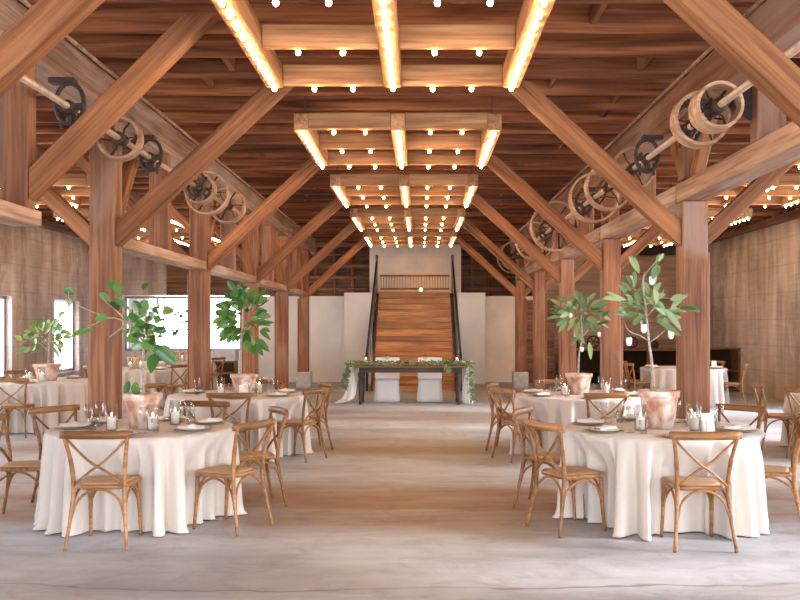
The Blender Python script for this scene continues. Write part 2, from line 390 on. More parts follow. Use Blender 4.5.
# ------------------------------------------------------------------ timber frame
D1, S = 8.43, 3.66
XLi, XRi, PW = -3.0, 2.58, .245
for side, xi, sg in (('left', XLi, -1), ('right', XRi, 1)):
    xc = xi+sg*PW/2
    for kx in range(6):
        d = D1+S*(kx-1); nm = ORD[kx]; yc = d+PW/2
        z0 = .42 if kx == 5 else 0
        t = empty('timber_post', (xc, yc, 0))
        if side == 'left':
            p = beam('shaft', (0, 0, z0), (0, 0, 3.70), PW, PW, 'post_wood', bev=.012); p.parent = t
        else:
            p = beam('shaft', (0, 0, z0), (0, 0, 2.88), PW, PW, 'post_wood', bev=.012); p.parent = t
            p = beam('upper_shaft', (-sg*.03, 0, 3.10), (-sg*.03, 0, 3.70), .17, .17, 'post_wood'); p.parent = t
        # thin side board against each post
        p = beam('side_board', (sg*(PW/2+.03), .06, z0), (sg*(PW/2+.03), .06, 2.39), .06, .13, 'brace_wood'); p.parent = t
        tag(t, 'heavy square timber post, %s from the camera in the %s row' % (nm, side), 'post')
        if kx == 5:
            p = obj('concrete_pier', bx(xc-.2, xc+.2, yc-.22, yc+.2, 0, .42, bev=.015), 'concrete_pier')
            tag(p, 'grey concrete pier under the farthest post of the %s row' % side, 'pier')
        # cross braces
        a = beam('diagonal_brace', (xi-sg*.004, yc, 2.56), (xi-sg*1.634, yc, 4.07), .15, .18, 'brace_wood', cut=(.926, -1.08), bev=.005)
        tag(a, 'diagonal timber brace rising over the aisle from the %s %s post' % (nm, side), 'brace')
        a = beam('diagonal_brace', (xi+sg*(PW+.004), yc, 2.53), (xi+sg*(PW+1.634), yc, 4.07), .13, .15, 'brace_wood', cut=(.945, -1.058), bev=.005)
        tag(a, 'diagonal timber brace rising toward the outer wall from the %s %s post' % (nm, side), 'brace')
        # long knee braces
        for q, w_ in ((1, 'away from'), (-1, 'toward')) if side == 'right' or kx > 2 else ((1, 'away from'),):
            y0 = yc+q*(PW/2+.004)
            zb = 2.6 if side == 'left' else 3.10
            a = beam('knee_brace', (xc, y0, zb), (xc, y0+q*(.85 if side == 'left' else .5), 3.705), .11, .13, 'brace_wood', cut=(1.3, -.77) if side == 'left' else (1.21, -.826))
            tag(a, 'short knee brace leaning %s the camera off the %s %s post' % (w_, nm, side), 'knee brace')
    # header
    h = beam('header_beam', (xc, -1, 3.89), (xc, 24.6, 3.89), .27, .36, 'header_wood' if side == 'left' else 'post_wood', bev=.012)
    tag(h, 'long heavy header beam carried by the %s row of posts' % side, 'beam')
    cdt = obj('conduit', tb([(xi-sg*.03, -1, 4.085), (xi-sg*.03, 24.5, 4.085)], .018), 'pulley_wood')
    tag(cdt, 'thin pale pipe running along the top of the %s header beam' % side, 'pipe')
    # lower longitudinal beam (in lengths between posts)
    zl = 2.50 if side == 'left' else 2.98; hl = .12 if side == 'left' else .19
    for kx in range(6):
        a0 = D1+S*(kx-1)+PW if side == 'left' else D1+S*(kx-2)+PW
        a1 = a0+S-PW
        if side == 'left' and kx == 0: a1 = 6.84
        if side == 'left' and kx == 5: continue
        if side == 'right': a1 = D1+S*(kx-1)+PW; a0 = a1-S+.02 if kx else 1.5
        o = beam('tie_beam', (xc, a0+.01, zl), (xc, a1-.01, zl), .24, hl, 'header_wood')
        tag(o, 'weathered horizontal tie beam in the %s bay of the %s post row' % (ORD[kx], side), 'beam')
    # short posts mid-bay
    for kx in range(5):
        d = 6.56+S*kx
        for dx, w_ in ((-.01, .16), (.11, .075)):
            o = beam('short_post', (xi+sg*(.095+dx), d+.1, zl+hl/2), (xi+sg*(.095+dx), d+.1, 3.71 if dx < .05 else 3.71), w_, w_, 'post_wood')
            if dx > .05:
                tag(o, 'narrow outer upright beside the short mid-bay post, %s bay of the %s row' % (ORD[kx], side), 'short post')
            else:
                tag(o, 'short upright post standing on the tie beam, %s bay of the %s row' % (ORD[kx], side), 'short post')
o = beam('diagonal_brace', (-3.0, 6.66, 2.74), (-1.69, 6.66, 4.05), .15, .17, 'brace_wood', cut=(1, -1))
tag(o, 'diagonal timber brace off the short post near the upper left corner', 'brace')
# joists
nj = 0
y = 1.6
while y < 27:
    hj = random.choice((.24, .27, .29)); w_ = random.uniform(.055, .085)
    o = beam('ceiling_joist', (XL+.0, y, 4.10+hj/2), (XR-.0, y, 4.10+hj/2), w_, hj, 'joist_wood')
    tag(o, 'reddish brown ceiling joist spanning the hall wall to wall', 'joist', 'joists across the ceiling')
    # solid blocking between joists
    y2 = y+random.choice((.58, .62, .66))
    if y < 18:
        for q in range(3):
            x = random.choice((-7.5, -6.6, -4.6, -2.3, -1.9, 1.5, 2.0, 3.9, 4.9, 6.6))+random.uniform(-.2, .2)
            bk = beam('joist_blocking', (x, y+w_/2+.01, 4.26), (x, y2-.05, 4.26), .05, .22, 'brace_wood')
            tag(bk, 'short wooden block fixed between two ceiling joists', 'blocking', 'blocks between the ceiling joists')
    y = y2
for side, x in (('left', XL+.1), ('right', XR-.1)):
    o = beam('wall_plate', (x, -2, 4.01), (x, 25.2, 4.01), .18, .16, 'brown_board')
    tag(o, 'dark timber plate along the top of the %s wall' % side, 'beam')

# ------------------------------------------------------------------ light frames
def bulb_mesh():
    bm = bmesh.new(); bmesh.ops.create_icosphere(bm, subdivisions=2, radius=.0195)
    for v in bm.verts:
        v.co.z = v.co.z*1.15-.03
    me = bpy.data.meshes.new('bulb'); bm.to_mesh(me); bm.free(); me.materials.append(M['bulb_glass'])
    for p in me.polygons: p.use_smooth = True
    return me
BM = bulb_mesh()
sk = bmesh.new(); lathe(sk, [(.013, -.022), (.015, 0)], 8)
SKM = bpy.data.meshes.new('socket'); sk.to_mesh(SKM); sk.free(); SKM.materials.append(M['socket'])
HF = 3.72; FW = 1.10; FL = 2.05
def light_frame(name, x, yend, label, long=0):
    t = empty(name, (x, yend-FL, HF))
    y0 = -long
    for rx in (-FW+.075, 0, FW-.075):
        r = beam('rail', (rx, y0, .09), (rx, FL, .09), .15, .18, 'frame_wood'); r.parent = t
    for yy in (0.03, FL/2, FL-.03):
        for xa, xb in ((-FW+.15, -.075), (.075, FW-.15)):
            r = beam('crossbar', (xa, yy, .10), (xb, yy, .10), .05, .18, 'frame_wood'); r.parent = t
    for rx, ry in ((-FW+.08, .3), (FW-.08, .3), (-FW+.08, FL-.3), (FW-.08, FL-.3), (0, FL-.02)):
        h = obj('hanger', tb([(rx, ry, .18), (rx, ry, 1.09)], .006, seg=5), 'black_steel', t)
    pts = []
    n = 10
    for rx in (-FW+.075, 0, FW-.075):
        for i in range(n): pts.append((rx, .04+(FL-.08)*i/(n-1)))
        if long: pts.append((rx, -.2)); 
    for yy in (0.03, FL/2, FL-.03):
        for cx_ in (-FW+.15+.27, -.075-.27, .075+.27, FW-.15-.27): pts.append((cx_, yy))
    for (px, py) in pts:
        b_ = obj('bulb', None, None, t, me=BM); b_.location = (px, py, .012)
        s_ = obj('socket', None, None, b_, me=SKM)
    tag(t, label, 'light frame')
    return t
lf = None
def all_children_dup(root, loc):
    return dup(root, loc)
for r, (nm, x) in enumerate((('middle', -.235), ('left', -5.9), ('right', 5.25))):
    for kx in range(5):
        ye = 7.48+S*kx
        where = {'middle': 'over the middle aisle', 'left': 'over the left side aisle', 'right': 'over the right side aisle'}[nm]
        lab = 'hanging wooden frame of glowing bulbs %s, %s from the camera' % (where, ORD[kx])
        if kx == 0 and r == 0:
            light_frame('light_frame', x, ye, lab, long=.35)
        elif lf is None:
            lf = light_frame('light_frame', x, ye, lab)
        else:
            if kx == 0 and r > 0: continue      # out of the picture over the side aisles
            t = dup(lf, (x, ye-FL, HF)); tag(t, lab, 'light frame')

# ------------------------------------------------------------------ line shafts and pulleys
XS = {'left': -2.85, 'right': 2.30}; ZS = {'left': 3.43, 'right': 3.346}
for side in ('left', 'right'):
    x, z = XS[side], ZS[side]
    o = obj('line_shaft', tb([(x, 4.2, z), (x, 13.6 if side == 'left' else 23.2, z)], .028), 'steel_shaft', None, True)
    tag(o, 'long bare steel drive shaft hung along the %s header beam' % side, 'shaft')
def pulley(side, d, r, w, label, m='pulley_wood', spokes=6, rot=0):
    if side == 'right': d *= .958; r *= .958
    t = empty('pulley_wheel', (XS[side], d, ZS[side]))
    bm = bmesh.new(); seg = 40
    rings = []
    for rr, yy in ((r, -w/2), (r+.004, 0), (r, w/2), (r-.024, w/2), (r-.026, 0), (r-.024, -w/2)):
        rings.append([bm.verts.new((rr*math.cos(2*PI*k/seg), yy, rr*math.sin(2*PI*k/seg))) for k in range(seg)])
    for a in range(6):
        A, B = rings[a], rings[(a+1) % 6]
        for k in range(seg): bm.faces.new((A[k], A[(k+1) % seg], B[(k+1) % seg], B[k]))
    bmesh.ops.recalc_face_normals(bm, faces=bm.faces[:])
    obj('rim', bm, m, t, False)
    obj('hub', tb([(0, -w*.55, 0), (0, w*.55, 0)], .058, seg=16), 'iron', t, True)
    for k in range(spokes):
        a = rot+2*PI*k/spokes
        obj('spoke', tb([(.05*math.cos(a), 0, .05*math.sin(a)), (.5*r*math.cos(a+.12), 0, .5*r*math.sin(a+.12)), ((r-.015)*math.cos(a), 0, (r-.015)*math.sin(a))], .011, seg=6, flat=.6), 'iron', t, True)
    tag(t, label, 'pulley')
    return t
pulley('left', 8.18, .205, .13, 'round pulley wheel with iron spokes in front of the nearest left post')
pulley('left', 11.15, .20, .16, 'small dark-centred pulley, first of three clustered before the second left post')
pulley('left', 11.55, .29, .16, 'widest pulley wheel, middle of three clustered before the second left post')
pulley('left', 12.75, .26, .16, 'pulley wheel, farthest of three clustered by the second left post')
pulley('right', 6.98, .19, .22, 'wooden drum pulley nearest the camera at upper right')
pulley('right', 7.38, .235, .16, 'larger drum pulley just behind the nearest upper right one')
pulley('right', 9.7, .24, .14, 'dark spoked pulley partly behind the brace of nearest right post')
pulley('right', 10.95, .30, .17, 'pulley ring, nearer of the pair before the second right post')
pulley('right', 11.9, .34, .17, 'broad pulley ring, farther of the pair by the second right post')
pulley('right', 15.3, .44, .22, 'big pale pulley ring hanging before the third right post')
pulley('right', 18.0, .40, .2, 'pulley ring half hidden behind the big pale one on right')
pulley('right', 21.6, .38, .16, 'farthest right pulley pair, nearer wheel beside the fourth brace')
pulley('right', 22.3, .40, .16, 'farthest right pulley pair, rear wheel by the far post')
def hanger(side, d, label):
    if side == 'right': d *= .958
    t = empty('shaft_hanger', (XS[side], d, ZS[side])); sg = 1 if side == 'right' else -1
    obj('bearing', tb([(0, -.06, 0), (0, .06, 0)], .05, seg=12), 'iron', t, True)
    ring = [(.115*math.cos(2*PI*k/20), 0, .03+.165*math.sin(2*PI*k/20)) for k in range(21)]
    obj('oval_frame', tb(ring, .02, seg=6, cap=False), 'iron', t, True)
    obj('cross_piece', bx(-.115, .115, -.025, .025, -.02, .03, bev=.004), 'iron', t)
    obj('foot', bx(-.16 if sg < 0 else -.05, .05 if sg < 0 else .16, -.05, .05, .19, .235, bev=.006), 'iron', t)
    for q in (-1, 1): obj('bolt', tb([(q*.07, 0, -.17), (q*.07, 0, -.05)], .012, seg=6), 'iron', t, True)
    obj('oil_cup', tb([(0, 0, -.05), (0, 0, -.13)], .03, seg=10), 'iron', t, True)
    tag(t, label, 'shaft bearing')
hanger('left', 7.0, 'black iron shaft hanger left of the crossing brace at upper left')
hanger('left', 9.1, 'small round iron bearing right of the nearest left pulley')
hanger('left', 10.9, 'iron hanger before the left pulley cluster')
hanger('right', 7.7, 'iron hanger arms just behind the upper right drums')
hanger('right', 9.1, 'black iron shaft hanger between right drum and second right post')
hanger('right', 12.6, 'iron hanger behind the second right post pulleys')
hanger('right', 16.4, 'iron hanger past the big pale pulley ring')
hanger('right', 20.6, 'far iron hanger on the right shaft')
# iron plate bracket behind the drums
t = empty('iron_bracket', (2.62, 6.7, 3.25))
bm = bmesh.new()
vs = [bm.verts.new(p) for p in ((.05, 0, .42), (.05, 0, -.05), (-.22, 0, .12), (.05, .03, .42), (.05, .03, -.05), (-.22, .03, .12))]
bm.faces.new(vs[:3]); bm.faces.new(vs[5:2:-1])
for a in range(3): bm.faces.new((vs[a], vs[a+3], vs[(a+1) % 3+3], vs[(a+1) % 3]))
bmesh.ops.recalc_face_normals(bm, faces=bm.faces[:])
obj('plate', bm, 'iron', t); obj('rim_bar', tb([(.05, -.01, .44), (-.24, -.01, .12)], .016, seg=6), 'pulley_wood', t)
tag(t, 'black triangular iron bracket right of the drum pulley', 'bracket')

# ------------------------------------------------------------------ chairs
def chair_proto():
    t = empty('crossback_chair', (0, 0, 0))
    bm = bmesh.new(); n = 28; out = []
    for k in range(n):
        a = 2*PI*k/n; ca, sa = math.cos(a), math.sin(a)
        e = .42
        x = math.copysign(abs(ca)**e, ca); y = math.copysign(abs(sa)**e, sa)
        out.append((x*(.205+.02*y), y*.21))
    lv = [(.97, .435), (1, .442), (1, .462), (.97, .470), (.8, .468), (.4, .462)]
    rings = [[bm.verts.new((x*s, y*s+.01, z)) for x, y in out] for s, z in lv]
    for a, b_ in zip(rings, rings[1:]):
        for k in range(n): bm.faces.new((a[k], a[(k+1) % n], b_[(k+1) % n], b_[k]))
    bm.faces.new(rings[0][::-1]); bm.faces.new(rings[-1])
    obj('seat', bm, 'chair_wood', t, True)
    pr = [[bm2 for bm2 in ()]]
    bm = bmesh.new()
    rings = [[bm.verts.new((x*s, y*s+.01, z)) for x, y in out] for s, z in ((.84, .466), (.84, .474), (.7, .478))]
    for a, b_ in zip(rings, rings[1:]):
        for k in range(n): bm.faces.new((a[k], a[(k+1) % n], b_[(k+1) % n], b_[k]))
    bm.faces.new(rings[-1]); obj('seat_pad', bm, 'seat_pad', t, True)
    for s in (-1, 1):
        obj('rear_leg', tb(smooth_pts([(s*.225, -.275, 0), (s*.198, -.225, .25), (s*.186, -.20, .46), (s*.20, -.225, .66), (s*.232, -.275, .845)], 4), [.014]*4+[.017]*5+[.018]*4+[.015]*4, seg=8), 'chair_wood', t, True)
        obj('front_leg', tb(smooth_pts([(s*.195, .195, 0), (s*.188, .172, .24), (s*.185, .165, .45)], 3), [.013, .014, .015, .017, .018, .018, .018], seg=8), 'chair_wood', t, True)
        # cross pieces bow slightly backwards
        obj('cross_bar', tb(smooth_pts([(s*.215, -.258, .815), (s*.06, -.25+s*.006, .66), (-s*.06, -.225+s*.006, .575), (-s*.178, -.205, .475)], 3), .0135, seg=8, flat=.75), 'chair_wood', t, True)
        # side arches
        obj('bentwood_brace', tb(smooth_pts([(s*.2, -.225, .23), (s*.193, -.17, .36), (s*.19, -.02, .43), (s*.187, .11, .37), (s*.188, .165, .25)], 3), .010, seg=6), 'chair_wood', t, True)
    for y, ya in ((-.21, -.235), (.165, .17)):
        obj('bentwood_brace', tb(smooth_pts([(-.198, ya, .22), (-.15, y, .36), (-.05, y, .432), (.05, y, .432), (.15, y, .36), (.198, ya, .22)], 3), .010, seg=6), 'chair_wood', t, True)
    # top rail, bowed
    bm = bmesh.new(); n = 12; R = []
    for i in range(n+1):
        u = -1+2*i/n; x = u*.262; yb = -.30+.035*u*u; hz = .030 if abs(u) < .9 else .026
        R.append([bm.verts.new((x, yb+dy, .853+dz)) for dy, dz in ((-.012, -hz), (-.016, 0), (-.010, hz), (.012, hz), (.016, 0), (.012, -hz))])
    for a, b_ in zip(R, R[1:]):
        for k in range(6): bm.faces.new((a[k], a[(k+1) % 6], b_[(k+1) % 6], b_[k]))
    bm.faces.new(R[0]); bm.faces.new(R[-1][::-1]); bmesh.ops.recalc_face_normals(bm, faces=bm.faces[:])
    obj('top_rail', bm, 'chair_wood', t, True)
    return t
CH = chair_proto(); first_chair = [True]
def put_chair(x, y, face, label):      # face = direction (radians) the sitter looks
    rz = face-PI/2
    if first_chair[0]:
        first_chair[0] = False; t = CH; t.location = (x, y, 0); t.rotation_euler = (0, 0, rz)
    else: t = dup(CH, (x, y, 0), rz)
    tag(t, label, 'chair')
    return t

# ------------------------------------------------------------------ table parts
def cloth_mesh(r, seed, chairs):
    rnd = random.Random(seed); n = 336; ht = .765
    ph = [rnd.uniform(0, 6.28) for _ in range(6)]
    f1, f2, f3 = rnd.choice((26, 27, 28)), rnd.choice((37, 39)), rnd.choice((7, 8))
    bm = bmesh.new(); rings = []
    c = bm.verts.new((0, 0, ht))
    lv = [(.3, 0), (.7, 0), (.93, 0), (.985, 0), (1.0, .006), (1.008, .02), (1.012, .06), (1.016, .13), (1.02, .18), (1.022, .22), (1.022, .27), (1.022, .32), (1.024, .42), (1.027, .52), (1.03, .61), (1.033, .68), (1.04, .73), (1.06, .757)]
    for s, dz in lv:
        ring = []
        for k in range(n):
            a = 2*PI*k/n
            t = max(0, dz-.015)/.745
            w = .72*math.sin(f1*a+ph[0]+.8*math.sin(3*a+ph[4]))+.22*math.sin(f2*a+ph[1]+t*.6)+.22*math.sin(f3*a+ph[2])
            w = 1-2*max(0, min(1, .5-.5*w))**2.6
            amp = .12*t**.5
            rr = r*s+amp*(w-.45)
            if dz > .7: rr += .02*math.sin(23*a+ph[3])*(dz-.7)/.05
            x, y = rr*math.cos(a), rr*math.sin(a)
            for (ca, dist) in chairs:       # chairs press the cloth inward
                fx, fy = -math.cos(ca), -math.sin(ca)
                lx = x-dist*math.cos(ca); ly = y-dist*math.sin(ca)
                fwd = lx*fx+ly*fy; lat = abs(-lx*fy+ly*fx)
                lim = max(.226, .268+.065*w)
                if lat < .31 and fwd < lim and dz > .02:
                    wgt = min(1, (.31-lat)/.06)*min(1, (dz-.02)/.24)
                    x += fx*(lim-fwd)*wgt; y += fy*(lim-fwd)*wgt
            ring.append(bm.verts.new((x, y, ht-dz)))
        rings.append(ring)
    for k in range(n): bm.faces.new((c, rings[0][k], rings[0][(k+1) % n]))
    for a, b_ in zip(rings, rings[1:]):
        for k in range(n): bm.faces.new((a[k], b_[k], b_[(k+1) % n], a[(k+1) % n]))
    bmesh.ops.recalc_face_normals(bm, faces=bm.faces[:])
    return bm
def lathe_me(name, prof, m, seg=20, **k):
    bm = lathe(bmesh.new(), prof, seg, **k); me = bpy.data.meshes.new(name); bm.normal_update(); bm.to_mesh(me); bm.free()
    me.materials.append(M[m])
    for p in me.polygons: p.use_smooth = True
    return me
ME = {}
ME['charger'] = lathe_me('charger', [(.06, 0), (.12, .002), (.162, .012), (.165, .015), (.158, .014), (.115, .006), (.001, .006)], 'charger', 28, cap1=False)
ME['plate'] = lathe_me('plate', [(.06, 0), (.095, .004), (.132, .018), (.135, .02), (.128, .020), (.09, .008), (.001, .007)], 'porcelain', 28, cap1=False)
ME['glass'] = lathe_me('wine_glass', [(.034, 0), (.034, .003), (.005, .008), (.0045, .09), (.02, .105), (.036, .14), (.038, .17), (.031, .215), (.029, .215), (.035, .17), (.033, .142), (.001, .108)], 'glassware', 16, cap1=False)
ME['tumbler'] = lathe_me('tumbler', [(.03, 0), (.036, .11), (.033, .11), (.028, .008), (.001, .008)], 'glassware', 16, cap1=False)
ME['hurricane'] = lathe_me('glass_cylinder', [(.05, 0), (.05, .22), (.047, .22), (.047, .006), (.001, .006)], 'glassware', 20, cap1=False)
ME['candle'] = lathe_me('pillar_candle', [(.036, 0), (.037, .10), (.034, .108), (.01, .104), (.001, .104)], 'wax', 16, cap1=False)
ME['flame'] = lathe_me('flame', [(.002, .112), (.006, .12), (.0055, .13), (.001, .145)], 'flame', 8)
# napkin: soft folded rectangle with tied middle
bm = bmesh.new(); nx, ny = 16, 8; g = []
for i in range(nx+1):
    row = []
    u = -1+2*i/nx
    for j in range(ny+1):
        v = -1+2*j/ny
        pinch = 1-.45*math.exp(-(u/.22)**2)
        z = .022+.012*math.cos(v*PI*.5)+.006*math.sin(v*9+u*3)+.014*math.exp(-(u/.2)**2)
        row.append(bm.verts.new((u*.12, v*.055*pinch, z if abs(v) < .99 else .012)))
    g.append(row)
for i in range(nx):
    for j in range(ny): bm.faces.new((g[i][j], g[i+1][j], g[i+1][j+1], g[i][j+1]))
me = bpy.data.meshes.new('napkin'); bm.to_mesh(me); bm.free(); me.materials.append(M['napkin'])
for p in me.polygons: p.use_smooth = True
ME['napkin'] = me
def put(mesh, name, loc, label, cat, rz=0, group=None, s=1):
    o = obj(name, None, None, None, me=ME[mesh]); o.location = loc; o.rotation_euler = (0, 0, rz); o.scale = (s, s, s)
    return tag(o, label, cat, group)
def candle(x, y, z, label, s=1):
    t = empty('hurricane_candle', (x, y, z)); t.scale = (s, s, s)
    obj('glass_cylinder', None, None, t, me=ME['hurricane']); c = obj('candle', None, None, t, me=ME['candle']); c.location = (0, 0, .008)
    f = obj('flame', None, None, c, me=ME['flame'])
    tag(t, label, 'candle')

# leaves
def add_leaf(bm, p, d, L, W, droop=.25):
    d = d.normalized(); up = Vector((0, 0, 1))
    s = d.cross(Vector((random.uniform(-.5, .5), -1, random.uniform(.1, 1.0))))
    if s.length < .1: s = Vector((1, 0, 0))
    s.normalize(); s = (Quaternion(d, random.uniform(-.5, .5)) @ s); nrm = s.cross(d).normalized()
    n = 6; rows = []
    for i in range(n+1):
        t = i/n; w = W*math.sin(PI*min(1, t*.96+.02))**.75*(1-.12*t)
        c = p+d*(L*t)-up*(droop*L*t*t)
        rows.append([bm.verts.new(c-s*w/2+nrm*w*.16), bm.verts.new(c), bm.verts.new(c+s*w/2+nrm*w*.16)])
    for a, b_ in zip(rows, rows[1:]):
        for k in range(2): bm.faces.new((a[k], a[k+1], b_[k+1], b_[k]))
def plant(x, y, z, pot_r, pot_h, trunk_pts, twigs, leaves, label, leafm='leaf_deep', size=.12, parts=True):
    t = empty('potted_tree', (x, y, z)); O = Vector((x, y, z))
    bm = bmesh.new(); b_ = pot_r*.72
    lathe(bm, [(b_, 0), (pot_r*.95, pot_h*.80), (pot_r*.97, pot_h*.82), (pot_r*1.04, pot_h*.83), (pot_r*1.06, pot_h), (pot_r*.95, pot_h), (pot_r*.9, pot_h*.85), (.001, pot_h*.85)], 32, cap1=False)
    obj('pot', bm, 'terracotta', t, True)
    bm = bmesh.new(); lathe(bm, [(pot_r*.93, pot_h*.88), (pot_r*.6, pot_h*.93), (.001, pot_h*.95)], 20, cap0=False, cap1=False)
    obj('soil', bm, 'soil', t, True)
    tp = [Vector(p)-O for p in trunk_pts]; n = len(smooth_pts(tp, 4))
    tp0 = smooth_pts(tp, 4)
    tr = bmesh.new(); r0 = .014 if size > .1 else .011
    tube(tr, tp0, [r0*(1-.5*i/n) for i in range(n)], seg=8)
    for tw in twigs:
        q = smooth_pts([Vector(p)-O for p in tw], 3)
        tube(tr, q, [.0065*(1-.6*i/len(q)) for i in range(len(q))], seg=6)
    obj('trunk', tr, 'bark', t, True)
    lb = bmesh.new()
    for (p, d, L, W) in leaves: add_leaf(lb, Vector(p)-O, Vector(d), L, W)
    obj('foliage', lb, leafm, t, True)
    tag(t, label, 'potted plant')
    return t
def leaf_set(pxs, d0, center, spread=.18, L=.13, W=.06, extra=1):
    out = []; cen = Vector(center)
    for e in pxs:
        px, py = e[0], e[1]; s = e[2] if len(e) > 2 else 1
        for q in range(extra):
            d = d0+random.uniform(-spread, spread)
            p = wp(px+random.uniform(-3, 3)*(q > 0), py+random.uniform(-3, 3)*(q > 0), d)
            v = (p-cen); v.y *= .6; v = v+Vector((random.uniform(-.15, .15), random.uniform(-.2, .2), random.uniform(-.08, .12)))
            v.normalize()
            Ls = L*s*random.uniform(.85, 1.15)
            out.append((p-v*Ls*.5, v, Ls, W*s*random.uniform(.85, 1.15)))
    return out
def bushy(cx_, cy_, cz, rx, rz_, n, L, W):
    out = []
    for i in range(n):
        v = Vector((random.gauss(0, 1), random.gauss(0, 1), random.gauss(0, 1))).normalized()
        k = random.uniform(.35, 1)
        p = Vector((cx_+v.x*rx*k, cy_+v.y*rx*k, cz+v.z*rz_*k))
        d = (v+Vector((random.uniform(-.4, .4), random.uniform(-.4, .4), random.uniform(0, .6)))).normalized()
        out.append((p, d, L*random.uniform(.7, 1.2), W*random.uniform(.7, 1.2)))
    return out
def hang_votive(px, py, d, label):
    p = wp(px, py, d); t = empty('hanging_votive', p); t.scale = (.8, .8, .8) if d < 9 else (.65, .65, .65)
    bm = bmesh.new(); lathe(bm, [(.012, -.055), (.03, -.035), (.034, .01), (.028, .04), (.026, .04), (.031, .01), (.001, -.03)], 14, cap1=False)
    obj('glass_cup', bm, 'porcelain', t, True)
    obj('wire', tb([(-.026, 0, .04), (0, 0, .12), (.026, 0, .04)], .002, seg=4), 'black_steel', t)
    tag(t, label, 'votive')

# ------------------------------------------------------------------ dining tables
TBL = {
 'L1': (-2.42, 7.50, .78, 'front left table'), 'R1': (2.09, 7.45, .83, 'front right table'),
 'L2': (-2.36, 11.1, .86, 'second left table'), 'R2': (2.10, 11.1, .86, 'second right table'),
 'A1': (-6.15, 13.9, .86, 'far left table by the windows'), 'A2': (-5.85, 17.8, .86, 'left aisle table beyond the second post'),
 'A3': (-6.05, 21.6, .86, 'left aisle table at the rear'),
 'B1': (5.57, 18.2, .88, 'right aisle table by the cupboard'), 'B2': (5.78, 11.3, .88, 'table cut off by the right edge')}
CHAIRS = {
 'L1': [(-88, .92, 'back to the camera, nearest the viewer'), (-27, .95, 'angled on the near aisle side'), (27, .96, 'side-on at the far aisle side'), (80, 1.04, 'behind the terracotta pot'), (146, 1.03, 'just left of the nearest left post'), (188, .95, 'cut off by the left edge')],
 'R1': [(-90.5, .92, 'back to the camera, nearest the viewer'), (-153, .97, 'angled on the near aisle side'), (155, .99, 'side-on at the far aisle side'), (41, 1.08, 'behind the right of the cloth'), (-22, .85, 'cut off by the right edge')],
 'L2': [(-82, .95, 'back to the camera, nearest side'), (-27, .95, 'angled on the near aisle side'), (27, .95, 'side-on at the far aisle side'), (82, .98, 'on the far side behind the pot'), (162, .98, 'seen left of the second left post')],
 'R2': [(-88, .95, 'back to the camera, nearest side'), (-153, .96, 'angled on the near aisle side'), (157, .96, 'side-on at the far aisle side'), (100, .98, 'on the far side left of the pot')],
 'A1': [(-84, 1.02, 'back to the camera, nearest side'), (62, .98, 'at the far side, right of the pot'), (128, .98, 'at the far side, left of the pot')],
 'A2': [(-30, .97, 'at the near right'), (-112, .97, 'at the near left'), (30, .97, 'at the far right')],
 'A3': [(-25, .97, 'on its aisle side'), (-95, .97, 'on its near side')],
 'B1': [(190, .97, 'on its left side'), (152, 1.0, 'at its far left'), (-25, .98, 'side-on by the dark cupboard'), (42, 1.0, 'at its far right')],
 'B2': [(172, 1.02, 'side-on at its left'), (214, 1.0, 'at its near left, turned away')]}
POS = {'L1': 'front left', 'R1': 'front right', 'L2': 'second left', 'R2': 'second right', 'A1': 'far left', 'A2': 'mid left aisle', 'A3': 'rear left aisle', 'B1': 'right aisle', 'B2': 'right edge'}
ZT = .768
